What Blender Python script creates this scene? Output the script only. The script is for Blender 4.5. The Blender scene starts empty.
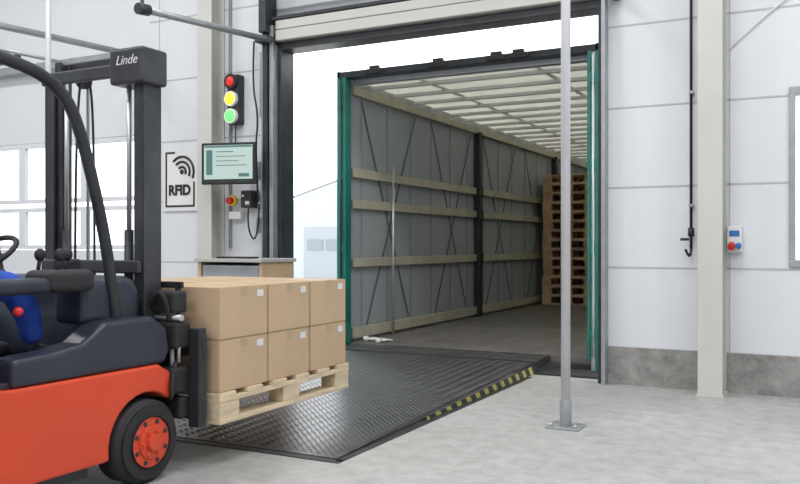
import bpy, bmesh, math, random
from mathutils import Vector, Matrix
random.seed(4)
scene=bpy.context.scene
col=scene.collection
R=math.radians
# ------------------------------------------------------------------ materials
M={}
def mat(name,c,rough=.6,metal=0,ns=0,na=0.1,bump=0,emis=0,detail=5,spec=.5,stretch=None):
    if name in M: return M[name]
    m=bpy.data.materials.new(name); m.use_nodes=True
    nt=m.node_tree; b=nt.nodes['Principled BSDF']
    b.inputs['Base Color'].default_value=(*c,1); b.inputs['Roughness'].default_value=rough
    b.inputs['Metallic'].default_value=metal
    b.inputs['Specular IOR Level'].default_value=spec
    if emis:
        b.inputs['Emission Color'].default_value=(*c,1); b.inputs['Emission Strength'].default_value=emis
    if ns:
        tc=nt.nodes.new('ShaderNodeTexCoord'); n=nt.nodes.new('ShaderNodeTexNoise')
        n.inputs['Scale'].default_value=ns; n.inputs['Detail'].default_value=detail
        mp=nt.nodes.new('ShaderNodeMapping')
        if stretch: mp.inputs['Scale'].default_value=stretch
        nt.links.new(tc.outputs['Object'],mp.inputs[0]); nt.links.new(mp.outputs[0],n.inputs['Vector'])
        r=nt.nodes.new('ShaderNodeValToRGB')
        r.color_ramp.elements[0].position=.3; r.color_ramp.elements[1].position=.7
        r.color_ramp.elements[0].color=(*[max(0,x*(1-na)) for x in c],1)
        r.color_ramp.elements[1].color=(*[min(1,x*(1+na)) for x in c],1)
        nt.links.new(n.outputs['Fac'],r.inputs[0]); nt.links.new(r.outputs[0],b.inputs['Base Color'])
        if bump:
            bp=nt.nodes.new('ShaderNodeBump'); bp.inputs['Strength'].default_value=bump; bp.inputs['Distance'].default_value=.01
            nt.links.new(n.outputs['Fac'],bp.inputs['Height']); nt.links.new(bp.outputs[0],b.inputs['Normal'])
    M[name]=m; return m
def translucent(name,c,fac):
    m=bpy.data.materials.new(name); m.use_nodes=True; nt=m.node_tree; nt.nodes.clear()
    o=nt.nodes.new('ShaderNodeOutputMaterial'); d=nt.nodes.new('ShaderNodeBsdfDiffuse'); t=nt.nodes.new('ShaderNodeBsdfTranslucent'); x=nt.nodes.new('ShaderNodeMixShader')
    n=nt.nodes.new('ShaderNodeTexNoise'); n.inputs['Scale'].default_value=1.5
    tc=nt.nodes.new('ShaderNodeTexCoord'); nt.links.new(tc.outputs['Object'],n.inputs['Vector'])
    r=nt.nodes.new('ShaderNodeValToRGB'); r.color_ramp.elements[0].color=(*[v*.88 for v in c],1); r.color_ramp.elements[1].color=(*[min(1,v*1.08) for v in c],1)
    nt.links.new(n.outputs['Fac'],r.inputs[0])
    for s in (d,t): nt.links.new(r.outputs[0],s.inputs['Color'])
    x.inputs[0].default_value=fac
    nt.links.new(d.outputs[0],x.inputs[1]); nt.links.new(t.outputs[0],x.inputs[2]); nt.links.new(x.outputs[0],o.inputs[0])
    M[name]=m; return m
def glassmat():
    m=bpy.data.materials.new('window_glass'); m.use_nodes=True; nt=m.node_tree; nt.nodes.clear()
    o=nt.nodes.new('ShaderNodeOutputMaterial'); d=nt.nodes.new('ShaderNodeBsdfTransparent'); t=nt.nodes.new('ShaderNodeBsdfGlossy'); x=nt.nodes.new('ShaderNodeMixShader')
    t.inputs['Roughness'].default_value=.05; x.inputs[0].default_value=.08; d.inputs[0].default_value=(.93,.96,.97,1)
    nt.links.new(d.outputs[0],x.inputs[1]); nt.links.new(t.outputs[0],x.inputs[2]); nt.links.new(x.outputs[0],o.inputs[0])
    return m
GLASS=glassmat()
def stripes():
    m=bpy.data.materials.new('hazard_stripes'); m.use_nodes=True; nt=m.node_tree; b=nt.nodes['Principled BSDF']
    tc=nt.nodes.new('ShaderNodeTexCoord'); sp=nt.nodes.new('ShaderNodeSeparateXYZ'); nt.links.new(tc.outputs['Object'],sp.inputs[0])
    a=nt.nodes.new('ShaderNodeMath'); a.operation='ADD'; nt.links.new(sp.outputs['Y'],a.inputs[0]); nt.links.new(sp.outputs['Z'],a.inputs[1])
    w=nt.nodes.new('ShaderNodeMath'); w.operation='PINGPONG'; w.inputs[1].default_value=.08; nt.links.new(a.outputs[0],w.inputs[0])
    g=nt.nodes.new('ShaderNodeMath'); g.operation='GREATER_THAN'; g.inputs[1].default_value=.045; nt.links.new(w.outputs[0],g.inputs[0])
    r=nt.nodes.new('ShaderNodeMix'); r.data_type='RGBA'; r.inputs[6].default_value=(.03,.03,.03,1); r.inputs[7].default_value=(.42,.38,.10,1)
    nt.links.new(g.outputs[0],r.inputs[0]); nt.links.new(r.outputs[2],b.inputs['Base Color']); b.inputs['Roughness'].default_value=.7
    return m
def floormat():
    m=bpy.data.materials.new('concrete_floor'); m.use_nodes=True; nt=m.node_tree; b=nt.nodes['Principled BSDF']
    tc=nt.nodes.new('ShaderNodeTexCoord')
    def noise(s,d,lo,hi,c0,c1):
        n=nt.nodes.new('ShaderNodeTexNoise'); n.inputs['Scale'].default_value=s; n.inputs['Detail'].default_value=d; n.inputs['Roughness'].default_value=.7
        nt.links.new(tc.outputs['Object'],n.inputs['Vector'])
        r=nt.nodes.new('ShaderNodeValToRGB'); r.color_ramp.elements[0].position=lo; r.color_ramp.elements[1].position=hi
        r.color_ramp.elements[0].color=(*c0,1); r.color_ramp.elements[1].color=(*c1,1); nt.links.new(n.outputs['Fac'],r.inputs[0]); return n,r
    def mul(a,c):
        x=nt.nodes.new('ShaderNodeMix'); x.data_type='RGBA'; x.blend_type='MULTIPLY'; x.inputs[0].default_value=1
        nt.links.new(a,x.inputs[6]); nt.links.new(c,x.inputs[7]); return x.outputs[2]
    n1,r1=noise(.8,9,.3,.7,(.37,.365,.35),(.51,.505,.49))
    n2,r2=noise(11,9,.35,.6,(.76,.76,.76),(1,1,1))
    n3,r3=noise(3,10,.28,.40,(.72,.71,.69),(1,1,1))
    nt.links.new(mul(mul(r1.outputs[0],r2.outputs[0]),r3.outputs[0]),b.inputs['Base Color'])
    b.inputs['Roughness'].default_value=.45
    bp=nt.nodes.new('ShaderNodeBump'); bp.inputs['Strength'].default_value=.15; bp.inputs['Distance'].default_value=.01
    nt.links.new(n2.outputs['Fac'],bp.inputs['Height']); nt.links.new(bp.outputs[0],b.inputs['Normal'])
    return m
def blockmat():
    m=bpy.data.materials.new('concrete_base'); m.use_nodes=True; nt=m.node_tree; b=nt.nodes['Principled BSDF']
    tc=nt.nodes.new('ShaderNodeTexCoord'); n=nt.nodes.new('ShaderNodeTexNoise'); n.inputs['Scale'].default_value=9; n.inputs['Detail'].default_value=12; n.inputs['Roughness'].default_value=.75
    nt.links.new(tc.outputs['Object'],n.inputs['Vector'])
    r=nt.nodes.new('ShaderNodeValToRGB'); r.color_ramp.elements[0].position=.3; r.color_ramp.elements[1].position=.65
    r.color_ramp.elements[0].color=(.17,.165,.155,1); r.color_ramp.elements[1].color=(.37,.36,.345,1)
    nt.links.new(n.outputs['Fac'],r.inputs[0]); nt.links.new(r.outputs[0],b.inputs['Base Color']); b.inputs['Roughness'].default_value=.9
    bp=nt.nodes.new('ShaderNodeBump'); bp.inputs['Strength'].default_value=.6; bp.inputs['Distance'].default_value=.01
    nt.links.new(n.outputs['Fac'],bp.inputs['Height']); nt.links.new(bp.outputs[0],b.inputs['Normal'])
    return m
white=mat('wall_panel_white',(.72,.737,.76),.5,0,.7,.03)
seam=mat('panel_seam',(.50,.52,.54),.5)
colm=mat('column_paint',(.57,.565,.53),.5,0,3,.04)
dark=mat('dark_steel',(.035,.038,.042),.45,.3,6,.3)
blk=mat('black_rubber',(.018,.018,.02),.7,0,20,.2)
grey=mat('grey_steel',(.36,.38,.40),.4,.5,8,.1)
galv=mat('galvanised_steel',(.55,.57,.58),.38,.6,10,.1)
polem=mat('pole_paint',(.66,.67,.69),.3,.2,5,.04)
teal=mat('teal_paint',(.012,.17,.135),.4,0,4,.2)
orange=mat('orange_red_paint',(.66,.065,.022),.35,0,3,.06)
plate=mat('chequer_plate',(.11,.113,.12),.30,.8,5,.35)
card=mat('cardboard',(.52,.375,.24),.8,0,4,.06)
tape=mat('packing_tape',(.44,.32,.20),.35)
paper=mat('label_paper',(.68,.68,.68),.6)
wood=mat('pallet_wood',(.66,.54,.37),.8,0,5,.18,.2,stretch=(6,1,6))
oldwood=mat('old_pallet_wood',(.50,.34,.20),.8,0,5,.2)
slatm=mat('slat_wood',(.49,.46,.35),.6,0,5,.12)
ply=mat('plywood_bed',(.16,.145,.13),.5,0,2.5,.25,.1,stretch=(3,1,1))
desk=mat('desk_wood',(.58,.42,.26),.5,0,5,.12)
red=mat('red_plastic',(.6,.02,.02),.4); blue=mat('blue_plastic',(.03,.16,.45),.4)
yellow=mat('yellow_plastic',(.8,.55,.03),.4)
whp=mat('white_plastic',(.75,.75,.74),.4)
beige=mat('door_panel',(.54,.535,.50),.5,0,2,.03)
cloth=mat('blue_workwear',(.02,.07,.42),.85,0,20,.2)
skin=mat('skin',(.62,.38,.28),.55); hairm=mat('hair',(.06,.035,.02),.7)
seatm=mat('seat_vinyl',(.02,.025,.04),.5,0,20,.2)
darkblue=mat('dark_body_plastic',(.022,.027,.042),.4,0,6,.2)
roofm=translucent('roof_tarpaulin',(.78,.775,.72),.5)
curt=translucent('curtain_inner',(.50,.53,.55),.25)
HZ=stripes(); FL=floormat(); CB=blockmat()
# ------------------------------------------------------------------ helpers
def empty(name,loc=(0,0,0)):
    e=bpy.data.objects.new(name,None); e.location=loc; e.empty_display_size=.2; col.objects.link(e); return e
def link(o,parent):
    col.objects.link(o)
    if parent:
        o.parent=parent; o.matrix_parent_inverse=Matrix.Translation(-Vector(parent.location))
    return o
def finish(name,bm,m,parent=None,bevel=0,smooth=False,seg=2):
    me=bpy.data.meshes.new(name)
    bmesh.ops.recalc_face_normals(bm,faces=bm.faces); bm.to_mesh(me); bm.free()
    for x in (m if isinstance(m,(list,tuple)) else [m]): me.materials.append(x)
    if smooth:
        for p in me.polygons: p.use_smooth=True
    o=bpy.data.objects.new(name,me)
    if bevel:
        b=o.modifiers.new('bevel','BEVEL'); b.width=bevel; b.segments=seg; b.limit_method='ANGLE'
    return link(o,parent)
def addbox(bm,x0,x1,y0,y1,z0,z1,mi=0):
    v=[bm.verts.new(p) for p in [(x0,y0,z0),(x1,y0,z0),(x1,y1,z0),(x0,y1,z0),(x0,y0,z1),(x1,y0,z1),(x1,y1,z1),(x0,y1,z1)]]
    for f in [(0,3,2,1),(4,5,6,7),(0,1,5,4),(1,2,6,5),(2,3,7,6),(3,0,4,7)]:
        fc=bm.faces.new([v[i] for i in f]); fc.material_index=mi
def box(name,b,m,parent=None,bevel=0,seg=2):
    bm=bmesh.new(); addbox(bm,*b); return finish(name,bm,m,parent,bevel,False,seg)
def boxes(name,bs,m,parent=None,bevel=0):
    bm=bmesh.new()
    for b in bs: addbox(bm,*b)
    return finish(name,bm,m,parent,bevel)
def addcyl(bm,p0,p1,r,r2=None,seg=20,mi=0):
    p0=Vector(p0);p1=Vector(p1);d=p1-p0
    mt=Matrix.Translation((p0+p1)/2)@d.to_track_quat('Z','Y').to_matrix().to_4x4()
    g=bmesh.ops.create_cone(bm,cap_ends=True,segments=seg,radius1=r,radius2=r if r2 is None else r2,depth=d.length,matrix=mt)
    for v in g['verts']:
        for f in v.link_faces: f.material_index=mi; f.smooth=len(f.verts)==4
def cyl(name,p0,p1,r,m,parent=None,r2=None,seg=20,bevel=0):
    bm=bmesh.new(); addcyl(bm,p0,p1,r,r2,seg); return finish(name,bm,m,parent,bevel)
def cyls(name,L,m,parent=None,seg=12):
    bm=bmesh.new()
    for a in L: addcyl(bm,a[0],a[1],a[2],None,seg)
    return finish(name,bm,m,parent)
def tube(name,pts,r,m,parent=None,smooth=True):
    cu=bpy.data.curves.new(name,'CURVE'); cu.dimensions='3D'; cu.bevel_depth=r; cu.bevel_resolution=4; cu.use_fill_caps=True
    if smooth:
        s=cu.splines.new('NURBS'); s.points.add(len(pts)-1); s.use_endpoint_u=True; s.order_u=3
    else:
        s=cu.splines.new('POLY'); s.points.add(len(pts)-1)
    for p,q in zip(s.points,pts): p.co=(*q,1)
    cu.materials.append(m); o=bpy.data.objects.new(name,cu); return link(o,parent)
def extr(name,prof,x0,x1,m,parent=None,bevel=0,seg=2):
    bm=bmesh.new()
    a=[bm.verts.new((x0,p[0],p[1])) for p in prof]; b=[bm.verts.new((x1,p[0],p[1])) for p in prof]
    bm.faces.new(a); bm.faces.new(b[::-1]); n=len(prof)
    for i in range(n): bm.faces.new([a[i],b[i],b[(i+1)%n],a[(i+1)%n]])
    return finish(name,bm,m,parent,bevel,False,seg)
def beam(bm,p0,p1,w,t,mi=0):
    p0=Vector(p0);p1=Vector(p1);d=(p1-p0).normalized(); n=Vector((1,0,0)).cross(d)*w/2; tx=Vector((t/2,0,0))
    v=[bm.verts.new(p) for p in (p0-n-tx,p0+n-tx,p1+n-tx,p1-n-tx,p0-n+tx,p0+n+tx,p1+n+tx,p1-n+tx)]
    for f in [(0,3,2,1),(4,5,6,7),(0,1,5,4),(1,2,6,5),(2,3,7,6),(3,0,4,7)]: bm.faces.new([v[i] for i in f])
def sphere(name,c,r,m,parent=None,scale=(1,1,1)):
    bm=bmesh.new(); bmesh.ops.create_uvsphere(bm,u_segments=20,v_segments=14,radius=r,matrix=Matrix.Translation(c)@Matrix.Diagonal((*scale,1)))
    return finish(name,bm,m,parent,0,True)
def text(name,s,loc,size,rot,m,parent=None,ext=.001,bold=0,shear=0):
    cu=bpy.data.curves.new(name,'FONT'); cu.body=s; cu.size=size; cu.extrude=ext; cu.offset=bold; cu.align_x='CENTER'; cu.align_y='CENTER'; cu.shear=shear
    cu.materials.append(m); o=bpy.data.objects.new(name,cu); o.location=loc; o.rotation_euler=rot; return link(o,parent)
# ------------------------------------------------------------------ camera
CH=1.03
cd=bpy.data.cameras.new('camera'); cam=bpy.data.objects.new('camera',cd); col.objects.link(cam)
cam.location=(0,0,CH); cam.rotation_euler=(R(90),0,R(27.4)); cd.sensor_width=36; cd.lens=829*36/800; cd.shift_y=3/800; cd.clip_end=300
scene.camera=cam
scene.view_settings.view_transform='Standard'
# ------------------------------------------------------------------ room
YW=6.2; TH=.14
DX0,DX1,DZ=-4.41,-1.50,2.84
box('floor',(-10,4,-5,YW+TH,-.25,0),FL)
ND0,ND1=-8.9,-6.02
WX0,WX1,WZ0,WZ1=-.245,1.3,.88,2.10
def wallpieces():
    L=[]
    def seg(x0,x1,z0,z1): L.append((x0,x1,YW,YW+TH,z0,z1))
    seg(-10,ND0,.276,5.2); seg(ND0,ND1,2.9,5.2); seg(ND1,DX0,.276,5.2); seg(DX0,DX1,DZ+.0,5.2); seg(DX1,WX0,.276,5.2)
    seg(WX0,WX1,.276,WZ0); seg(WX0,WX1,WZ1,5.2); seg(WX1,4,.276,5.2)
    return L
boxes('wall_dock',wallpieces(),white)
boxes('baseboard_dock',[(-10,ND0,YW-.012,YW+TH,0,.276),(ND1,DX0,YW-.012,YW+TH,0,.276),(DX1,4,YW-.012,YW+TH,0,.276)],CB)
S=[]
for z in (.276,.866,1.456,2.045,2.65,3.25,3.85,4.45):
    for a,b in ((-10,ND0),(ND1,DX0-.16),(DX1+.03,WX0 if .88<z<2.1 else 4),(WX1,4)):
        S.append((a,b,YW-.004,YW,z-.006,z+.006))
for x in (-.62,-5.9): S.append((x-.004,x+.004,YW-.004,YW,.28,5.2))
boxes('trim_1',S,seam)
boxes('trim_2',[(-5.01,-4.99,6.17,6.2,1.0,5.2),(-4.645,-4.625,6.16,6.2,2.2,2.8)],grey)
box('wall_left',(-10.14,-10,-5,YW+TH,0,5.2),white); box('wall_right',(4,4.14,-5,YW+TH,0,5.2),white)
box('wall_back',(-10.14,4.14,-5.14,-5,0,5.2),white); box('ceiling',(-10.14,4.14,-5.14,YW+TH,5.2,5.3),white)
w=empty('window_1',(.5,YW,1.5))
boxes('frame',[(WX0,WX1,YW-.02,YW+.1,WZ0,WZ0+.05),(WX0,WX1,YW-.02,YW+.1,WZ1-.05,WZ1),(WX0,WX0+.04,YW-.02,YW+.1,WZ0+.05,WZ1-.05),(WX1-.05,WX1,YW-.02,YW+.1,WZ0+.05,WZ1-.05),(.52,.56,YW-.01,YW+.08,WZ0+.05,WZ1-.05)],grey,w,.004)
box('pane',(WX0+.04,WX1-.05,YW+.04,YW+.046,WZ0+.05,WZ1-.05),GLASS,w)
nd=empty('door_2',(-7.4,YW,0))
P=[];G=[]
rows=[(0,.98,0),(.98,1.44,1),(1.48,2.14,1),(2.14,2.9,0)]
for z0,z1,g in rows:
    if not g: P.append((ND0,ND1,YW+.02,YW+.07,z0+.004,z1-.004))
    else:
        P.append((ND0,ND1,YW+.02,YW+.07,z0+.004,z0+.05)); P.append((ND0,ND1,YW+.02,YW+.07,z1-.05,z1-.004))
        xs=[ND0+(ND1-ND0)*i/3 for i in range(4)]
        for x in xs: P.append((max(ND0,x-.05),min(ND1,x+.05),YW+.02,YW+.07,z0+.05,z1-.05))
        for a,b in zip(xs,xs[1:]): G.append((a+.05,b-.05,YW+.04,YW+.046,z0+.05,z1-.05))
boxes('panels',P,white,nd,.003); boxes('glazing',G,GLASS,nd)
boxes('tracks',[(ND1,ND1+.07,YW-.08,YW-.002,0,2.95),(ND0-.07,ND0,YW-.08,YW-.002,0,2.95),(ND0,ND1,YW-.1,YW-.002,2.9,2.98)],grey,nd,.004)
cyls('rails',[((ND1+.03,YW-.05,2.88),(ND1+.03,3.6,2.78),.03),((ND0-.03,YW-.05,2.88),(ND0-.03,3.6,2.78),.03)],grey,nd)
cyls('rails_lower',[((ND1+.03,YW-.05,2.66),(ND1+.03,4.4,2.62),.016)],grey,nd)
cyls('hangers',[((ND1+.03,3.65,2.78),(ND1+.03,3.65,5.2),.015),((ND0-.03,3.65,2.78),(ND0-.03,3.65,5.2),.015)],grey,nd)
d=empty('door_1',(-2.95,YW,0))
boxes('frame_seal',[(DX0-.015,DX0+.02,YW-.06,YW+TH,.0,DZ),(DX1-.03,DX1+.0,YW-.05,YW+TH,.0,DZ),(DX0,DX1,YW-.06,YW+TH,DZ-.05,DZ+.01)],dark,d,.004)
boxes('track_left',[(DX0-.06,DX0-.02,YW-.13,YW-.002,0,3.0),(DX0-.17,DX0-.13,YW-.10,YW-.002,0,4.9)],grey,d,.003)
boxes('track_channel',[(DX0-.12,DX0-.07,YW-.15,YW-.002,.1,4.9)],dark,d,.004)
boxes('track_right',[(DX1+.005,DX1+.035,YW-.10,YW-.002,0,3.0)],grey,d,.003)
boxes('raised_panel',[(DX0,DX1,YW-.12,YW-.05,DZ+.02,DZ+.115),(DX0,DX1,YW-.12,YW-.05,DZ+.12,3.04)],beige,d,.006)
box('panel_top_seal',(DX0-.03,DX1+.03,YW-.13,YW-.04,3.045,3.075),dark,d,.003)
cyl('spring_shaft',(DX0-.1,YW-.18,3.25),(DX1+.1,YW-.18,3.25),.05,grey,d)
boxes('shaft_bracket',[(DX0-.16,DX0-.02,YW-.22,YW-.002,2.84,2.90),(DX0-.13,DX0-.05,YW-.2,YW-.1,2.93,3.3),(DX1+.02,DX1+.08,YW-.24,YW-.002,3.1,3.35)],dark,d,.01)
for i,x in enumerate((DX0-.04,DX1+.1)):
    cyl('rail_%d'%i,(x,YW-.06,2.87),(x,4.5,2.75),.026,grey,d)
    cyl('joint_%d'%i,(x-.0,4.56,2.755),(x,4.46,2.745),.042,dark,d)
    cyl('elbow_%d'%i,(x,YW-.12,2.87),(x,YW-.02,2.88),.045,dark,d)
    cyl('hanger_%d'%i,(x,4.5,2.76),(x,4.5,5.2),.014,grey,d)
def column(X,w_=.15,dp=.25):
    e=empty('steel_column',(X,YW-.15,0))
    boxes('profile',[(X-w_/2,X+w_/2,YW-dp,YW-dp+.015,0.012,5.2),(X-w_/2,X+w_/2,YW-.02,YW-.013,0.012,5.2),(X-.006,X+.006,YW-dp+.015,YW-.02,.012,5.2)],colm,e,.002)
    box('base_plate',(X-w_/2-.01,X+w_/2+.01,YW-dp-.01,YW-.013,0,.012),colm,e,.002)
column(-.72,.16,.25); column(-5.16,.17,.20); column(-9.4)
def pole(X,Y,sock=True,h=5.2,r=.0265):
    e=empty('steel_pole',(X,Y,0))
    cyl('shaft',(X,Y,.012),(X,Y,h),r,polem,e,seg=28)
    cyl('sleeve',(X,Y,.012),(X,Y,.16),r+.007,grey,e,seg=28,bevel=.002)
    box('foot_plate',(X-.095,X+.095,Y-.085,Y+.085,0,.012),grey,e,.003)
    cyls('anchor_bolts',[((X+a,Y+b,.012),(X+a,Y+b,.03),.009) for a in(-.07,.07) for b in (-.06,.06)],galv,e)
pole(-1.325,4.59); pole(-5.56,4.6,r=.022)
e=empty('compressed_air_pipe',(-.87,6.15,1))
cyl('pipe',(-.87,6.15,1.0),(-.87,6.15,5.2),.010,dark,e)
cyl('valve',(-.87,6.15,1.09),(-.87,6.15,1.15),.022,dark,e); box('handle',(-.94,-.88,6.12,6.135,1.06,1.08),dark,e,.004)
tube('hook',[(-.87,6.15,1.0),(-.87,6.13,.96),(-.88,6.10,.95),(-.9,6.09,1.0)],.009,dark,e)
boxes('clips',[(-.885,-.855,6.14,6.2,z,z+.02) for z in (1.3,2.1,2.9)],grey,e)
tube('wall_cable',[(-.62,6.185,2.40),(-.42,6.185,2.58),(-.2,6.185,2.74),(.1,6.185,2.98)],.006,whp)
e=empty('power_socket_box',(-.58,6.16,1.07))
box('housing',(-.63,-.535,6.12,6.195,.98,1.16),whp,e,.008)
cyl('red_socket',(-.60,6.125,1.03),(-.60,6.08,1.015),.024,red,e,bevel=.003); cyl('blue_socket',(-.555,6.125,1.03),(-.555,6.085,1.02),.019,blue,e,bevel=.003)
box('breaker_window',(-.615,-.55,6.115,6.12,1.09,1.13),blue,e,.003)
for i,(x,y) in enumerate([(-7.5,3.6),(-4.2,3.6),(-.9,3.6),(2.2,3.6),(-7.5,0),(-4.2,0),(-.9,0),(2.2,0),(-4.2,-3.2),(-.9,-3.2)]):
    e=empty('ceiling_light',(x,y,5.1))
    box('housing',(x-.8,x+.8,y-.12,y+.12,5.12,5.2),whp,e,.01)
    l=bpy.data.lights.new('lamp','AREA'); l.shape='RECTANGLE'; l.size=1.5; l.size_y=.22; l.energy=74; l.color=(.985,.99,1)
    o=bpy.data.objects.new('lamp',l); o.location=(x,y,5.11); link(o,e)
# ------------------------------------------------------------------ dock leveller
LX0,LX1,LY0,LY1=-4.06,-2.10,3.39,6.80
lv=empty('dock_leveller',(-3.08,5,0))
def zt(y): return .006+.094*(y-LY0)/(LY1-LY0)
extr('deck',[(LY0,0.0),(LY1-.0,.055),(LY1,zt(LY1)),(LY0,zt(LY0))],LX0,LX1,plate,lv)
bm=bmesh.new(); k=0; y=LY0+.04
while y<LY1-.05:
    x=LX0+.03+(.021 if k%2 else 0); j=0
    while x<LX1-.03:
        s=1 if (j+k)%2 else -1
        z=zt(y); a,b=.0165,.0055; dx,dy=a*.707,a*.707*s
        nx,ny=-b*.707*s,b*.707
        P4=[(x-dx,y-dy),(x+nx,y+ny),(x+dx,y+dy),(x-nx,y-ny)]
        vs=[bm.verts.new((p[0],p[1],zt(p[1])+.0002)) for p in P4]; c=bm.verts.new((x,y,z+.0025))
        for q in range(4): bm.faces.new((vs[q],vs[(q+1)%4],c))
        x+=.042; j+=1
    y+=.021; k+=1
lug=mat('chequer_lugs',(.24,.245,.25),.3,.85)
finish('tread_pattern',bm,lug,lv)
YA,YB=LY0+1.0,LY1-.42
extr('skirt_right',[(YA,0.001),(YB,0.001),(YB,zt(YB)-.022),(YA,zt(YA)-.012)],LX1,LX1+.006,HZ,lv)
extr('skirt_left',[(YA,0.001),(YB,0.001),(YB,zt(YB)-.022),(YA,zt(YA)-.012)],LX0-.006,LX0,HZ,lv)
boxes('pit_frame',[(LX1+.006,LX1+.045,LY0-.03,YW,0,.004),(LX0-.045,LX0-.006,LY0-.03,YW,0,.004),(LX0-.045,LX1+.045,LY0-.06,LY0-.005,0,.004)],dark,lv)
extr('lip_hinge',[(LY1-.42,zt(LY1-.42)),(LY1-.38,zt(LY1-.38)),(LY1-.38,zt(LY1-.38)+.006),(LY1-.42,zt(LY1-.42)+.006)],LX0,LX1,dark,lv)
e=empty('dock_bumper',(-1.6,6.5,0))
boxes('pads',[(LX1+.06,DX1-.05,YW+TH+.01,6.68,-.25,.015)],blk,e,.01)
e=empty('dock_bumper',(-4.2,6.5,0))
boxes('pads',[(DX0+.05,LX0-.06,YW+TH+.01,6.68,-.25,.015)],blk,e,.01)
# ------------------------------------------------------------------ trailer
TX0,TX1,TY0,TY1,TZ=-4.16,-1.66,6.72,20.3,2.675
t=empty('semi_trailer',(-2.91,13,-1.2))
box('bed',(TX0+.04,TX1-.04,TY0+.09,TY1,-.02,.098),ply,t)
box('rear_sill',(TX0,TX1,TY0+.04,TY0+.09,-.12,.05),dark,t,.005)
boxes('side_rave',[(TX0,TX0+.04,TY0+.1,TY1,-.12,.12),(TX1-.04,TX1,TY0+.1,TY1,-.12,.12)],grey,t)
boxes('chassis_rails',[(-3.45,-3.33,TY0+.1,TY1-.5,-.42,-.02),(-2.49,-2.37,TY0+.1,TY1-.5,-.42,-.02)],dark,t)
L=[]
for y in (8.9,10.2,11.5):
    for x in (-4.1,-2.12): L.append(((x,y,-.7),(x+.36,y,-.7),.49))
cyls('wheels',L,blk,t,seg=32)
cyls('landing_legs',[((-3.6,17.5,-1.18),(-3.6,17.5,-.1),.06),((-2.2,17.5,-1.18),(-2.2,17.5,-.1),.06)],dark,t)
for sx,X,sg in (('left',TX0,1),('right',TX1,-1)):
    a=lambda p,q:(min(X+sg*p,X+sg*q),max(X+sg*p,X+sg*q))
    x0,x1=a(0,.035); x2,x3=a(.035,.07); x4,x5=a(.07,.10)
    boxes('rear_post_%s_green'%sx,[(x0,x1,TY0,TY0+.16,-.1,TZ),(x4,x5,TY0-.005,TY0+.1,.10,TZ-.06)],teal,t,.004)
    boxes('rear_post_%s_core'%sx,[(x2,x3,TY0+.012,TY0+.15,-.1,TZ-.03)],(teal if sg==1 else galv),t,.003)
    h=[(x2-.006,x3+.006,TY0-.01,TY0+.015,z,z+.09) for z in (.25,.95,1.65,2.35)]
    boxes('hinges_%s'%sx,h,teal,t,.004)
    cyl('lock_rod_%s'%sx,(X+sg*.05,TY0-.012,.12),(X+sg*.05,TY0-.012,TZ-.1),.009,(dark if sg==1 else galv),t)
    x6,x7=a(-.075,-.012)
    if sg==-1: boxes('door_leaf_%s'%sx,[(x6,x7,TY0+.1,TY0+1.25,-.05,TZ-.02)],teal,t,.006)
    if sg==-1: boxes('door_leaf_strip',[(x7-.0,x7+.006,TY0+.12,TY0+.14,0,TZ-.05)],galv,t)
boxes('header',[(TX0+.0,TX1-.0,TY0,TY0+.12,TZ-.065,TZ-.005)],dark,t,.006)
boxes('header_lip',[(TX0+.1,TX1-.1,TY0+.12,TY0+.2,TZ-.11,TZ-.05)],grey,t,.006)
bxs=(-3.75,-3.1,-2.55,-2.35)
boxes('header_brackets',[(x-.05,x+.05,TY0-.02,TY0+.02,TZ-.055,TZ+.02) for x in bxs]+[(x-.09,x+.09,TY0-.03,TY0+.0,TZ-.06,TZ-.01) for x in bxs],blk,t,.008)
boxes('cant_rail',[(TX0+.03,TX0+.09,TY0+.16,TY1,2.48,2.56),(TX1-.09,TX1-.03,TY0+.16,TY1,2.48,2.56)],slatm,t,.004)
boxes('cant_rail_upper',[(TX0,TX0+.06,TY0+.16,TY1,2.56,2.63),(TX1-.06,TX1,TY0+.16,TY1,2.56,2.63)],grey,t,.004)
box('roof_sheet',(TX0,TX1,TY0+.12,TY1,2.64,2.645),roofm,t)
B=[]; y=TY0+.5
bow=mat('roof_bow',(.62,.62,.60),.4,.1)
while y<TY1: B.append((TX0+.09,TX1-.09,y,y+.045,2.575,2.61)); y+=.48
boxes('roof_bows',B,bow,t,.004)
boxes('roof_runners',[(TX0+.65,TX0+.68,TY0+.2,TY1,2.615,2.635),(TX1-.68,TX1-.65,TY0+.2,TY1,2.615,2.635)],bow,t)
box('curtain_inner_left',(TX0+.028,TX0+.031,TY0+.16,TY1,.12,2.56),curt,t)
box('curtain_inner_right',(TX1-.031,TX1-.028,TY0+.16,TY1,.12,2.56),curt,t)
box('curtain_outer_left',(TX0-.004,TX0,TY0+.16,TY1,-.2,2.6),teal,t); box('curtain_outer_right',(TX1,TX1+.004,TY0+.16,TY1,-.2,2.6),teal,t)
box('headboard',(TX0,TX1,TY1,TY1+.05,-.1,2.62),galv,t)
SL=[];PO=[]
posts=[TY0+.14,10.1,13.5,16.9,TY1-.05]
for X0,X1 in ((TX0+.055,TX0+.08),(TX1-.08,TX1-.055)):
    for a,b in zip(posts,posts[1:]):
        for z in (.86,1.43,1.73): SL.append((X0,X1,a+.05,b-.05,z-.045,z+.045))
        SL.append((X0,X1,a+.05,b-.05,.125,.23))
boxes('side_slats',SL,slatm,t,.004)
for X0,X1 in ((TX0+.035,TX0+.12),(TX1-.12,TX1-.035)):
    for p in posts[1:-1]: PO.append((X0,X1,p-.05,p+.05,.10,2.5))
boxes('side_posts',PO,dark,t,.006)
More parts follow.
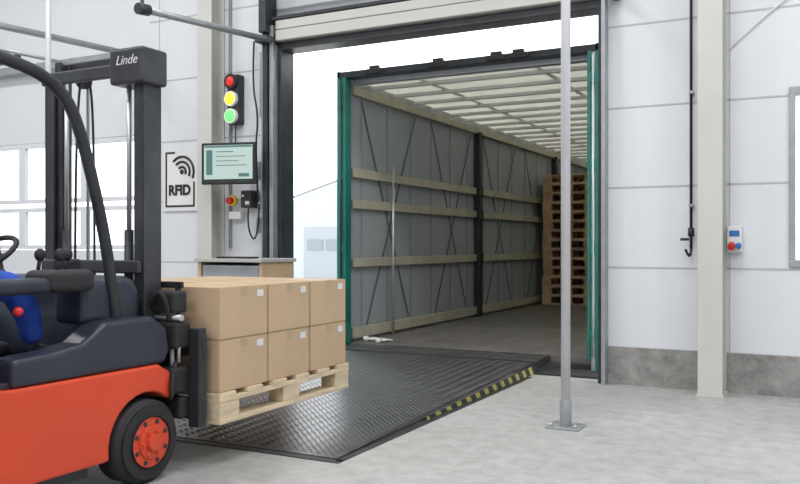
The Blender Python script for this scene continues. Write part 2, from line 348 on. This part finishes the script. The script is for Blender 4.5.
boxes('slat_holders',[(X0,X1,p-.075,p+.075,z-.06,z+.06) for X0,X1 in ((TX0+.085,TX0+.125),(TX1-.125,TX1-.085)) for p in posts[1:-1] for z in (.86,1.43,1.73)],dark,t,.004)
strap=mat('curtain_strap',(.15,.165,.175),.6)
strap2=mat('curtain_weld_strip',(.33,.35,.36),.6)
bm=bmesh.new(); bm2=bmesh.new()
for X in (TX0+.036,TX1-.036):
    for a,b in zip(posts,posts[1:]):
        n=6; w_=(b-a)/n
        for i in range(n): beam(bm2,(X,a+w_*(i+.5),.12),(X,a+w_*(i+.5),2.5),.03,.004)
        for (u0,z0),(u1,z1) in (((.08,2.45),(.40,.25)),((.10,.15),(.45,2.45)),((.58,2.45),(.90,.25)),((.6,.15),(.95,2.45))):
            s=1 if X<-3 else -1
            beam(bm,(X+s*.004,a+(b-a)*u0,z0),(X+s*.004,a+(b-a)*u1,z1),.028,.003)
finish('curtain_straps',bm,strap,t); finish('curtain_weld_strips',bm2,strap2,t)
cyl('load_bar',(TX0+.13,7.62,.10),(TX0+.13,7.62,1.85),.013,galv,t)
def pallet_mesh(bm,x0,x1,y0,y1,z0):
    h=.144; s=(y1-y0); t_=.022; W=x1-x0
    for f in (0,.5,1):
        bw=.10; c=x0+bw/2+f*(W-bw)
        addbox(bm,c-bw/2,c+bw/2,y0,y1,z0,z0+t_)
        for g in (0,.5,1):
            bl=.145; cy=y0+bl/2+g*(s-bl)
            addbox(bm,c-bw/2+.002,c+bw/2-.002,cy-bl/2+.001,cy+bl/2-.001,z0+t_,z0+h-2*t_)
        addbox(bm,c-bw/2,c+bw/2,y0+.0,y1,z0+h-2*t_,z0+h-t_)
    n=max(5,int(s/.17))
    for i in range(n):
        bw=.12; cy=y0+bw/2+i*(s-bw)/(n-1)
        addbox(bm,x0,x1,cy-bw/2,cy+bw/2,z0+h-t_,z0+h)
def pallet_cross(bm,x0,x1,y0,y1,z0):
    # short-end view pallet: runners along X at front/mid/back, deck boards along X
    h=.144; t_=.022; s=y1-y0; W=x1-x0
    for f in (0,.5,1):
        bw=.10; c=y0+bw/2+f*(s-bw)
        addbox(bm,x0,x1,c-bw/2,c+bw/2,z0,z0+t_)
        for g in (0,.5,1):
            bl=.145; cx=x0+bl/2+g*(W-bl)
            addbox(bm,cx-bl/2+.001,cx+bl/2-.001,c-bw/2+.002,c+bw/2-.002,z0+t_,z0+h-2*t_)
    for g in (0,.5,1):
        bl=.145; cx=x0+bl/2+g*(W-bl)
        addbox(bm,cx-bl/2,cx+bl/2,y0,y1,z0+h-2*t_,z0+h-t_)
    for i in range(5):
        bw=.13; cy=y0+bw/2+i*(s-bw)/4
        addbox(bm,x0,x1,cy-bw/2,cy+bw/2,z0+h-t_,z0+h)
bm=bmesh.new()
for i in range(14):
    o=random.uniform(-.012,.012); p=random.uniform(-.012,.012)
    pallet_cross(bm,-4.01+o+.02,-3.21+o+.02,12.55+p,13.4+p,.101+i*.1445)
finish('pallet_stack',bm,oldwood,None,.002)
g=empty('work_gloves',(-3.9,7.0,.1))
for i,(cx,cy,an) in enumerate(((-3.93,7.02,.3),(-3.80,6.98,1.4))):
    bm=bmesh.new(); ca,sa=math.cos(an),math.sin(an)
    def pt(u,v,z): return (cx+ca*u-sa*v,cy+sa*u+ca*v,.1+z)
    bmesh.ops.create_uvsphere(bm,u_segments=14,v_segments=8,radius=1,matrix=Matrix.Translation(pt(0,0,.02))@Matrix.Rotation(an,4,'Z')@Matrix.Diagonal((.065,.045,.018,1)))
    for q in range(4): addcyl(bm,pt(.05,-.03+q*.02,.018),pt(.11-.008*abs(q-1.5),-.038+q*.025,.012),.010,.008,10)
    addcyl(bm,pt(.0,.035,.016),pt(.04,.07,.012),.011,.009,10); addcyl(bm,pt(-.05,0,.022),pt(-.1,0,.02),.028,.022,12)
    finish('glove_%d'%i,bm,whp,g,0,True)
# ------------------------------------------------------------------ outside
box('ground',(-80,60,YW+TH+.3,120,-1.25,-1.2),mat('yard_concrete',(.7,.7,.68),.9,0,.5,.05))
hb=empty('neighbouring_hall',(-26,45,-1.2))
hw=mat('hall_cladding',(.40,.43,.45),.7)
extr_p=[(-34,-1.2),(-20,-1.2),(-20,7.4),(-34,3.4)]
bm=bmesh.new(); a=[bm.verts.new((p[0],46,p[1])) for p in extr_p]; b=[bm.verts.new((p[0],60,p[1])) for p in extr_p]
bm.faces.new(a); bm.faces.new(b[::-1])
for i in range(4): bm.faces.new([a[i],b[i],b[(i+1)%4],a[(i+1)%4]])
finish('body',bm,hw,hb)
bm=bmesh.new()
p0,p1=Vector((-34,45.9,3.5)),Vector((-20,45.9,7.5)); dv=Vector((0,0,.18))
vs=[bm.verts.new(p) for p in (p0,p1,p1+dv,p0+dv)]; bm.faces.new(vs); finish('verge',bm,mat('gate_grey',(.20,.23,.25),.6),hb)
boxes('gate',[(-31,-26.5,45.93,46,-1.2,2.2)],mat('gate_panel',(.30,.33,.36),.6),hb)
boxes('gate_windows',[(-30.7+i*1.45,-29.5+i*1.45,45.88,45.93,.7,1.4) for i in range(3)],mat('gate_glass',(.2,.23,.26),.2),hb)
# ------------------------------------------------------------------ left of door
e=empty('traffic_light',(-4.9,6.12,2.37))
box('housing',(-4.975,-4.845,6.10,6.2,2.15,2.61),dark,e,.015)
for i,(z,c,em) in enumerate(((2.54,(.75,.02,.015),.35),(2.38,(1,.62,.03),1.5),(2.22,(.12,.9,.14),1.2))):
    cyl('bezel_%d'%i,(-4.91,6.10,z),(-4.91,6.06,z),.070,blk if i==0 else whp,e,seg=28,bevel=.004)
    sphere('lens_%d'%i,(-4.91,6.063,z),.057 if i else .045,mat('lens_%d'%i,c,.3,emis=em),e,(1,.35,1))
tube('lamp_cable',[(-4.91,6.15,2.15),(-4.89,6.12,1.97)],.006,blk,e)
e=empty('computer_monitor',(-4.72,5.85,1.75))
Mx=Matrix.Translation((-4.745,5.85,1.755))@Matrix.Rotation(R(14),4,'Z')
def placed(o): o.matrix_world=Mx; o.parent=e; o.matrix_parent_inverse=Matrix.Translation(-Vector(e.location)); o.matrix_basis=Mx; return o
placed(box('bezel',(-.26,.26,-.02,.02,-.185,.185),blk,None,.008))
placed(box('screen',(-.232,.232,-.023,-.019,-.14,.162),mat('screen_glow',(.30,.38,.35),.2,emis=.75),None))
placed(boxes('screen_ui',[(-.225,.225,-.0245,-.0235,.142,.158),(-.21,-.15,-.0245,-.0235,-.10,.12),(-.12,.05,-.0245,-.0235,.10,.108),(-.12,.16,-.0245,-.0235,.06,.066),(-.12,.10,-.0245,-.0235,.02,.026),(-.12,.18,-.0245,-.0235,-.02,-.014),(.10,.2,-.0245,-.0235,-.12,-.09)],mat('ui_dark',(.06,.14,.13),.4,emis=.4),None))
placed(box('bottom_strip',(-.24,.24,-.024,-.02,-.178,-.15),dark,None,.003))
placed(box('back_housing',(-.15,.15,.02,.07,-.12,.12),blk,None,.02))
cyl('arm',(-4.72,5.9,1.72),(-4.72,6.2,1.72),.025,grey,e)
box('wall_plate',(-4.78,-4.66,6.185,6.2,1.64,1.8),grey,e,.004)
e=empty('rfid_sign',(-5.63,6.18,1.67))
box('board',(-5.83,-5.40,6.18,6.196,1.36,1.98),whp,e,.003)
bt=mat('sign_black',(.015,.015,.018),.5)
boxes('border',[(-5.80,-5.43,6.176,6.18,1.40,1.418),(-5.80,-5.68,6.176,6.18,1.922,1.94),(-5.80,-5.782,6.176,6.18,1.418,1.922),(-5.448,-5.43,6.176,6.18,1.418,1.64)],bt,e)
text('lettering','RFID',(-5.62,6.176,1.56),.135,(R(90),0,0),bt,e,.001,.006)
for i,r_ in enumerate((.05,.10,.15)):
    pts=[(-5.59+r_*math.cos(R(a_)),6.176,1.74+r_*math.sin(R(a_))) for a_ in range(-25,136,16)]
    tube('wave_%d'%i,pts,.011,bt,e)
sphere('wave_dot',(-5.59,6.176,1.74),.024,bt,e,(1,.3,1))
e=empty('prohibition_sign',(-6.0,6.1,1.72))
bm=bmesh.new(); addcyl(bm,(-5.985,6.118,1.72),(-5.985,6.112,1.72),.06,None,28); finish('disc',bm,red,e)
bm=bmesh.new(); addcyl(bm,(-5.985,6.112,1.72),(-5.985,6.109,1.72),.044,None,28); finish('face',bm,whp,e)
boxes('bar',[(-6.02,-5.95,6.106,6.109,1.714,1.726)],red,e)
e=empty('door_control_box',(-4.7,6.1,1.4))
box('main_box',(-4.80,-4.68,6.08,6.2,1.37,1.53),dark,e,.008)
box('switch_plate',(-4.97,-4.83,6.12,6.2,1.27,1.34),whp,e,.006)
cyl('emergency_stop_base',(-4.91,6.12,1.44),(-4.91,6.08,1.44),.05,yellow,e,bevel=.004)
cyl('emergency_stop',(-4.91,6.08,1.44),(-4.91,6.04,1.44),.033,red,e,bevel=.006)
boxes('buttons',[(-4.78,-4.76,6.07,6.08,1.47,1.49),(-4.74,-4.70,6.07,6.08,1.40,1.43)],whp,e)
boxes('junction_boxes',[(-4.66,-4.60,6.12,6.2,1.14,1.28),(-4.64,-4.60,6.12,6.2,1.36,1.42)],grey,e,.006)
tube('cable_1',[(-4.74,6.12,1.38),(-4.74,6.1,1.2),(-4.66,6.1,1.05),(-4.61,6.1,1.2),(-4.62,6.12,1.4)],.008,blk,e)
tube('power_cable',[(-4.70,6.15,2.9),(-4.70,6.12,2.5),(-4.61,6.1,2.2),(-4.65,6.1,1.9),(-4.63,6.12,1.45)],.009,dark)
e=empty('wooden_cabinet',(-4.5,5.75,0))
box('top',(-4.86,-4.14,5.52,6.02,.885,.915),mat('cabinet_top',(.45,.45,.43),.4),e,.004)
boxes('carcass',[(-4.84,-4.81,5.55,6.0,0,.885),(-4.19,-4.16,5.55,6.0,0,.885),(-4.81,-4.19,5.97,6.0,0,.885),(-4.81,-4.19,5.55,5.97,.04,.06),(-4.81,-4.19,5.55,5.97,.55,.57)],desk,e,.003)
boxes('doors',[(-4.81,-4.505,5.545,5.56,.06,.55),(-4.495,-4.19,5.545,5.56,.06,.55)],desk,e,.003)
box('drawer',(-4.80,-4.20,5.56,5.9,.62,.86),grey,e,.006)
box('keyboard',(-4.70,-4.35,5.62,5.76,.915,.93),blk,e,.004)
# ------------------------------------------------------------------ load
bm=bmesh.new(); PX0,PX1,PY0,PY1,PZ=-3.49,-2.49,3.005,4.155,.20
pallet_mesh(bm,PX0,PX1,PY0,PY1,PZ)
finish('wooden_pallet',bm,wood,None,.003)
bx,by,bz=.49,.37,.243
me=None
for k in range(2):
    for j in range(3):
        for i in range(2):
            if me is None:
                bm=bmesh.new(); addbox(bm,-bx/2,bx/2,-by/2,by/2,0,bz)
                bmesh.ops.bevel(bm,geom=bm.edges[:],offset=.004,segments=2,affect='EDGES')
                addbox(bm,-bx/2-.0006,bx/2+.0006,-.024,.024,bz-.045,bz+.0006,1)
                addbox(bm,bx/2,bx/2+.001,by/2-.085,by/2-.035,bz-.055,bz-.022,2)
                addbox(bm,-bx/2-.0008,-bx/2,-.1,-.05,bz-.055,bz-.022,2)
                bmesh.ops.recalc_face_normals(bm,faces=bm.faces)
                me=bpy.data.meshes.new('cardboard_box'); bm.to_mesh(me); bm.free()
                for m_ in (card,tape,paper): me.materials.append(m_)
            o=bpy.data.objects.new('cardboard_box',me); col.objects.link(o)
            o.location=(PX1-.012-bx/2-(bx+.004)*(1-i)+random.uniform(-.002,.002),PY0+.01+by/2+(by+.006)*j,PZ+.1445+k*(bz+.0015))
# ------------------------------------------------------------------ forklift
F=empty('forklift',(-3.1,2.0,0))
XR,XL=-2.62,-3.58
WY,WZ_,WR=2.68,.18,.18
prof=[(.95,.14),(2.435,.14)]
for a_ in range(190,49,-14): prof.append((WY+.212*math.cos(R(a_)),WZ_+.212*math.sin(R(a_))))
prof+=[(2.84,.38),(2.83,.46),(2.75,.505),(2.0,.505),(1.72,.56),(1.5,.76),(1.0,.80),(.84,.7),(.80,.3)]
extr('chassis',prof,XL,XR,orange,F,.012,3)
box('axle_block',(XL+.2,XR-.2,2.42,2.8,.1,.42),dark,F)
box('under_frame',(XL+.05,XR-.05,1.0,2.40,.09,.14),dark,F)
def wheel(X,Y,r,wd,sg,nm):
    bm=bmesh.new()
    addcyl(bm,(X,Y,r),(X-sg*wd,Y,r),r,None,40,0)
    bmesh.ops.bevel(bm,geom=[e for e in bm.edges if len(e.link_faces)==2 and any(len(f.verts)>10 for f in e.link_faces)],offset=.022,segments=3,affect='EDGES')
    finish('tyre_'+nm,bm,blk,F)
    bm=bmesh.new()
    addcyl(bm,(X+sg*.003,Y,r),(X-sg*.03,Y,r),r*.60,None,32)
    addcyl(bm,(X+sg*.012,Y,r),(X,Y,r),r*.40,r*.40,28)
    addcyl(bm,(X+sg*.03,Y,r),(X,Y,r),r*.20,None,20)
    finish('rim_'+nm,bm,orange,F,.003)
    bm=bmesh.new()
    bmesh.ops.create_cone(bm,cap_ends=False,segments=32,radius1=r*.62,radius2=r*.62,depth=.012,matrix=Matrix.Translation((X+sg*.004,Y,r))@Matrix.Rotation(R(90),4,'Y'))
    finish('rim_edge_'+nm,bm,dark,F)
    cyls('nuts_'+nm,[((X+sg*.02,Y+r*.3*math.cos(i*math.pi/3),r+r*.3*math.sin(i*math.pi/3)),(X,Y+r*.3*math.cos(i*math.pi/3),r+r*.3*math.sin(i*math.pi/3)),.009) for i in range(6)],orange,F,8)
    cyls('lugs_'+nm,[((X+sg*.005,Y+r*.5*math.cos(i*math.pi/4+.4),r+r*.5*math.sin(i*math.pi/4+.4)),(X,Y+r*.5*math.cos(i*math.pi/4+.4),r+r*.5*math.sin(i*math.pi/4+.4)),.011) for i in range(8)],dark,F,10)
wheel(XR+.02,WY,WR,.16,1,'fr'); wheel(XL-.02,WY,WR,.16,-1,'fl')
wheel(-3.0,1.15,.17,.12,1,'rr'); wheel(-3.2,1.15,.17,.12,-1,'rl')
box('foot_deck',(XL+.03,XR-.03,1.95,2.80,.505,.53),darkblue,F,.005)
fp=[(2.02,.505),(2.80,.505),(2.83,.56),(2.81,.66),(2.72,.72),(2.46,.715),(2.34,.64),(2.2,.62),(2.02,.61)]
extr('fender_right',fp,XR-.14,XR-.005,darkblue,F,.02,3); extr('fender_left',fp,XL+.005,XL+.14,darkblue,F,.02,3)
cp=[(2.50,.53),(2.76,.53),(2.77,.82),(2.73,.885),(2.66,.90),(2.55,.86),(2.52,.72)]
extr('dash_cowl',cp,-3.46,-2.74,darkblue,F,.035,4)
box('display',(-3.02,-2.88,2.52,2.56,.88,.97),blk,F,.012)
cyl('steering_column',(-3.2,2.58,.7),(-3.2,2.34,.96),.03,dark,F)
bm=bmesh.new()
q=Vector((0,-.2,.3)).to_track_quat('Z','Y').to_matrix().to_4x4(); mt=Matrix.Translation((-3.2,2.32,.985))@q
N=36;n=10
ring=[[bm.verts.new(mt@Vector(((.14+.012*math.cos(2*math.pi*b_/n))*math.cos(2*math.pi*a_/N),(.14+.012*math.cos(2*math.pi*b_/n))*math.sin(2*math.pi*a_/N),.012*math.sin(2*math.pi*b_/n)))) for b_ in range(n)] for a_ in range(N)]
for a_ in range(N):
    for b_ in range(n): bm.faces.new((ring[a_][b_],ring[(a_+1)%N][b_],ring[(a_+1)%N][(b_+1)%n],ring[a_][(b_+1)%n]))
for a_ in (0,2.1,4.2): addcyl(bm,mt@Vector((0,0,0)),mt@Vector((.14*math.cos(a_),.14*math.sin(a_),0)),.010,None,8)
addcyl(bm,mt@Vector((0,0,-.03)),mt@Vector((0,0,.015)),.035,None,16)
finish('steering_wheel',bm,blk,F,0,True)
box('battery_hood',(XL+.06,XR-.06,1.3,1.98,.56,.66),darkblue,F,.02)
box('seat_cushion',(-3.33,-2.87,1.48,1.94,.66,.76),seatm,F,.04,4)
extr('seat_back',[(1.46,.74),(1.58,.74),(1.52,1.22),(1.48,1.26),(1.42,1.26),(1.39,1.22)],-3.32,-2.88,seatm,F,.03,4)
box('armrest',(-2.82,-2.70,1.75,2.30,.84,.90),seatm,F,.025,4)
box('armrest_post',(-2.78,-2.73,1.85,1.95,.6,.85),dark,F,.01)
box('lever_console',(-2.86,-2.68,2.24,2.46,.84,.93),blk,F,.03,4)
for i,(x,y) in enumerate(((-2.84,2.30),(-2.76,2.33),(-2.80,2.40))):
    cyl('lever_%d'%i,(x,y,.92),(x,y+.01,.98),.008,blk,F); sphere('lever_knob_%d'%i,(x,y+.01,.99),.022,blk,F,(1,1,1.2))
box('console_pod',(-2.90,-2.72,2.42,2.56,.70,.88),seatm,F,.03,4)
sphere('red_switch',(-2.70,2.10,.78),.018,red,F)
for nm,X in (('right',-2.74),('left',-3.46)):
    tube('guard_pillar_'+nm,[(X,2.62,.68),(X,2.58,.95),(X,2.52,1.2),(X,2.42,1.52),(X,2.33,1.66),(X,2.14,1.73),(X,1.5,1.77),(X,1.2,1.76),(X,1.08,1.6),(X,1.02,1.1),(X,1.0,.78)],.025,dark,F)
boxes('guard_bars',[(-3.46,-2.74,y,y+.025,1.725,1.755) for y in (2.12,1.98,1.84,1.70,1.56,1.42,1.3)],dark,F,.004)
# mast
MY0,MY1=2.80,2.91
mr,ml=-2.765,-3.40
def chan(x,side,y0,y1,z0,z1,w_=.055):
    a=[(x-.008,x+.008,y0,y1,z0,z1)]
    xa,xb=(x,x+w_) if side>0 else (x-w_,x)
    a.append((xa,xb,y0,y0+.016,z0,z1)); a.append((xa,xb,y1-.016,y1,z0,z1)); return a
mast=mat('mast_steel',(.06,.063,.07),.4,.5,6,.25)
boxes('mast_outer',chan(mr,-1,MY0,MY1,.08,1.86)+chan(ml,1,MY0,MY1,.08,1.86),mast,F,.003)
boxes('mast_inner',chan(mr-.045,-1,MY0+.02,MY1-.02,.1,1.92,.03)+chan(ml+.045,1,MY0+.02,MY1-.02,.1,1.92,.03),mast,F,.003)
boxes('mast_crossbars',[(ml,mr,MY0-.03,MY0,1.80,1.86),(ml,mr,MY0-.03,MY0,.90,.96),(ml,mr,MY0-.03,MY0,.12,.24),(ml+.05,mr-.05,MY1-.02,MY1+.005,1.86,1.93)],mast,F,.008)
box('mast_head_plate',(-2.93,-2.725,MY0-.045,MY1+.01,1.76,1.925),mast,F,.015,3)
text('mast_label','Linde',(-2.82,MY0-.047,1.865),.06,(R(90),0,0),paper,F,.001,0,.3)
cyls('lift_cylinders',[((-2.88,MY0+.03,.15),(-2.88,MY0+.03,1.1),.022),((-3.29,MY0+.03,.15),(-3.29,MY0+.03,1.1),.022)],dark,F)
cyls('lift_rods',[((-2.88,MY0+.03,1.1),(-2.88,MY0+.03,1.84),.011),((-3.29,MY0+.03,1.1),(-3.29,MY0+.03,1.84),.011)],galv,F)
boxes('lift_chains',[(-2.955,-2.943,MY1-.01,MY1,.5,1.85),(-3.235,-3.223,MY1-.01,MY1,.5,1.85)],grey,F)
cyls('chain_pulleys',[((-2.965,MY1-.03,1.83),(-2.935,MY1-.03,1.83),.04),((-3.245,MY1-.03,1.83),(-3.215,MY1-.03,1.83),.04)],dark,F,20)
tube('hose_0',[(-3.2,MY0+.0,.5),(-3.2,MY0-.0,1.2),(-3.2,MY0+.02,1.78),(-3.2,MY0+.06,1.88),(-3.2,MY1,1.78),(-3.2,MY1+.01,1.0),(-3.2,MY1+.01,.6)],.006,blk,F)
cyls('tilt_cylinders',[((-2.78,2.45,.60),(-2.80,2.80,.66),.025),((-3.42,2.45,.60),(-3.40,2.80,.66),.025)],dark,F)
CY0,CY1=2.935,2.965
boxes('carriage',[(-3.52,-2.53,CY0,CY1,.52,.62),(-3.52,-2.53,CY0,CY1,.23,.33),(-2.60,-2.535,CY0-.02,CY1,.20,.65),(-3.50,-3.44,CY0-.02,CY1,.20,.64),(-3.30,-3.24,CY0,CY1,.3,.55),(-2.78,-2.70,CY0-.01,CY1,.3,.55)],dark,F,.006)
boxes('backrest',[(x,x+.022,CY0,CY0+.02,.60,.84) for x in (-3.5,-3.3,-3.1,-2.9,-2.7)]+[(-3.5,-2.66,CY0,CY0+.02,.83,.86)],dark,F,.004)
boxes('side_shift',[(-2.76,-2.60,CY0-.10,CY0-.0,.56,.68),(-2.72,-2.60,CY0-.12,CY0,.36,.48),(-2.80,-2.62,CY0-.09,CY0,.72,.82),(-2.80,-2.60,CY0-.07,CY0,.24,.34)],blk,F,.015)
cyls('hydraulic_fittings',[((-2.78,CY0-.06,.70),(-2.6,CY0-.06,.70),.014),((-2.66,CY0-.06,.42),(-2.66,CY0-.06,.62),.012),((-2.61,CY0-.07,.50),(-2.61,CY0-.07,.66),.008)],galv,F)
tube('carriage_hose_1',[(-2.66,CY0-.08,.68),(-2.63,CY0-.12,.78),(-2.7,CY0-.12,.84),(-2.8,CY0-.08,.7)],.011,blk,F)
tube('carriage_hose_2',[(-2.62,CY0-.08,.50),(-2.60,CY0-.13,.42),(-2.6,CY0-.12,.33),(-2.7,CY0-.08,.33)],.010,blk,F)
fk=[(CY1,.60),(CY1+.026,.60),(CY1+.026,.285),(4.05,.255),(4.05,.247),(CY1+.03,.236),(CY1,.236)]
for nm,x in (('right',-2.79),('left',-3.19)): extr('fork_'+nm,fk,x-.05,x+.05,blk,F,.004)
# ------------------------------------------------------------------ driver
D=empty('forklift_driver',(-3.1,1.75,.76))
def skinned(name,V,E,m,root=0,sub=2):
    me=bpy.data.meshes.new(name); me.from_pydata([v[:3] for v in V],E,[]); me.materials.append(m)
    o=bpy.data.objects.new(name,me); link(o,D)
    s=o.modifiers.new('skin','SKIN'); s.use_smooth_shade=True
    for i,v in enumerate(V):
        r_=v[3]; sv=me.skin_vertices[0].data[i]; sv.radius=(r_,r_ if len(v)<5 else v[4]); sv.use_root=(i==root)
    u=o.modifiers.new('sub','SUBSURF'); u.levels=sub; u.render_levels=sub
    return o
c=-3.1
V=[(c,1.72,.86,.14,.11),(c,1.70,.98,.13,.10),(c,1.71,1.12,.15,.10),(c,1.725,1.20,.11,.08),(c,1.74,1.25,.055),
   (c+.15,1.73,1.18,.07),(c+.20,1.76,1.06,.055),(c+.24,1.80,.96,.046),(c+.20,1.92,.955,.042),(c+.14,2.02,.965,.034),
   (c-.15,1.73,1.18,.07),(c-.21,1.80,1.06,.055),(c-.24,1.89,.97,.046),(c-.20,2.04,.98,.040),(c-.16,2.14,1.01,.034),
   (c+.09,1.76,.83,.095),(c+.13,2.0,.86,.085),(c+.17,2.25,.87,.07),(c+.18,2.32,.74,.055),(c+.18,2.34,.62,.045),
   (c-.09,1.76,.83,.095),(c-.12,2.0,.86,.085),(c-.14,2.2,.87,.07),(c-.14,2.28,.74,.055),(c-.14,2.32,.62,.045)]
E=[(0,1),(1,2),(2,3),(3,4),(2,5),(5,6),(6,7),(7,8),(8,9),(2,10),(10,11),(11,12),(12,13),(13,14),(0,15),(15,16),(16,17),(17,18),(18,19),(0,20),(20,21),(21,22),(22,23),(23,24)]
skinned('body',V,E,cloth)
skinned('neck',[(c,1.745,1.24,.05),(c,1.76,1.32,.045)],[(0,1)],skin)
HY=-.04
bm=bmesh.new(); bmesh.ops.create_uvsphere(bm,u_segments=28,v_segments=20,radius=1)
for v in bm.verts:
    x,y,z=v.co; f=1-.28*max(0,-z)**1.3
    v.co=Vector((c+x*.074*f,1.815+HY+y*.092*f+(.012 if z<-.4 and y>0 else 0),1.395+z*.112))
finish('head',bm,skin,D,0,True)
bm=bmesh.new(); bmesh.ops.create_uvsphere(bm,u_segments=24,v_segments=16,radius=1)
bmesh.ops.delete(bm,geom=[v for v in bm.verts if v.co.z<.0+ (0.45 if v.co.y>.3 else -.45)],context='VERTS')
for v in bm.verts: v.co=Vector((c+v.co.x*.081,1.808+HY+v.co.y*.098,1.402+v.co.z*.117))
finish('hair',bm,hairm,D,0,True)
sphere('nose',(c,1.908+HY,1.385),.014,skin,D,(.8,1.1,1.4))
for sgn in (-1,1):
    sphere('ear_%d'%sgn,(c+sgn*.075,1.81+HY,1.39),.022,skin,D,(.4,.8,1.3))
    sphere('eye_%d'%sgn,(c+sgn*.028,1.893+HY,1.405),.011,paper,D); sphere('iris_%d'%sgn,(c+sgn*.028,1.901+HY,1.405),.005,blk,D)
    box('brow_%d'%sgn,(c+sgn*.028-.015,c+sgn*.028+.015,1.892+HY,1.903+HY,1.423,1.428),hairm,D,.002)
box('mouth',(c-.022,c+.022,1.895+HY,1.903+HY,1.345,1.351),red,D,.002)
def hand(px,py,pz,sg,dirn,nm):
    d_=Vector(dirn).normalized(); s_=Vector((sg,0,0)); u_=d_.cross(s_)
    if u_.z>0: u_=-u_
    P=Vector((px,py,pz))
    skinned('palm_'+nm,[(*P,.024,.018),(*(P+d_*.045),.034,.018),(*(P+d_*.08),.032,.016)],[(0,1),(1,2)],skin)
    for i,(off,ln) in enumerate(((-.03,.07),(-.01,.08),(.011,.075),(.03,.058))):
        b_=P+d_*.075+s_*off
        q1=b_+d_*ln*.45+u_*.006; q2=q1+d_*ln*.3+u_*ln*.2; q3=q2+d_*ln*.05+u_*ln*.25
        skinned('finger_%s_%d'%(nm,i),[(*b_,.010),(*q1,.009),(*q2,.0085),(*q3,.0075)],[(0,1),(1,2),(2,3)],skin,0,1)
    b_=P+d_*.02-s_*.03; q1=b_+d_*.03-s_*.018+u_*.008; q2=q1+d_*.03+u_*.014
    skinned('thumb_'+nm,[(*b_,.012),(*q1,.011),(*q2,.009)],[(0,1),(1,2)],skin,0,1)
hand(c+.13,2.03,.97,1,(-.1,1,-.02),'right'); hand(c-.155,2.155,1.015,-1,(.05,.95,.05),'left')
for nm,sx in (('right',.18),('left',-.14)):
    skinned('shoe_'+nm,[(c+sx,2.33,.59,.045),(c+sx,2.39,.575,.042),(c+sx,2.47,.566,.034)],[(0,1),(1,2)],blk)
# ------------------------------------------------------------------ world
w=bpy.data.worlds.new('sky'); scene.world=w; w.use_nodes=True
w.node_tree.nodes['Background'].inputs[0].default_value=(.97,.985,1,1); w.node_tree.nodes['Background'].inputs[1].default_value=2.9
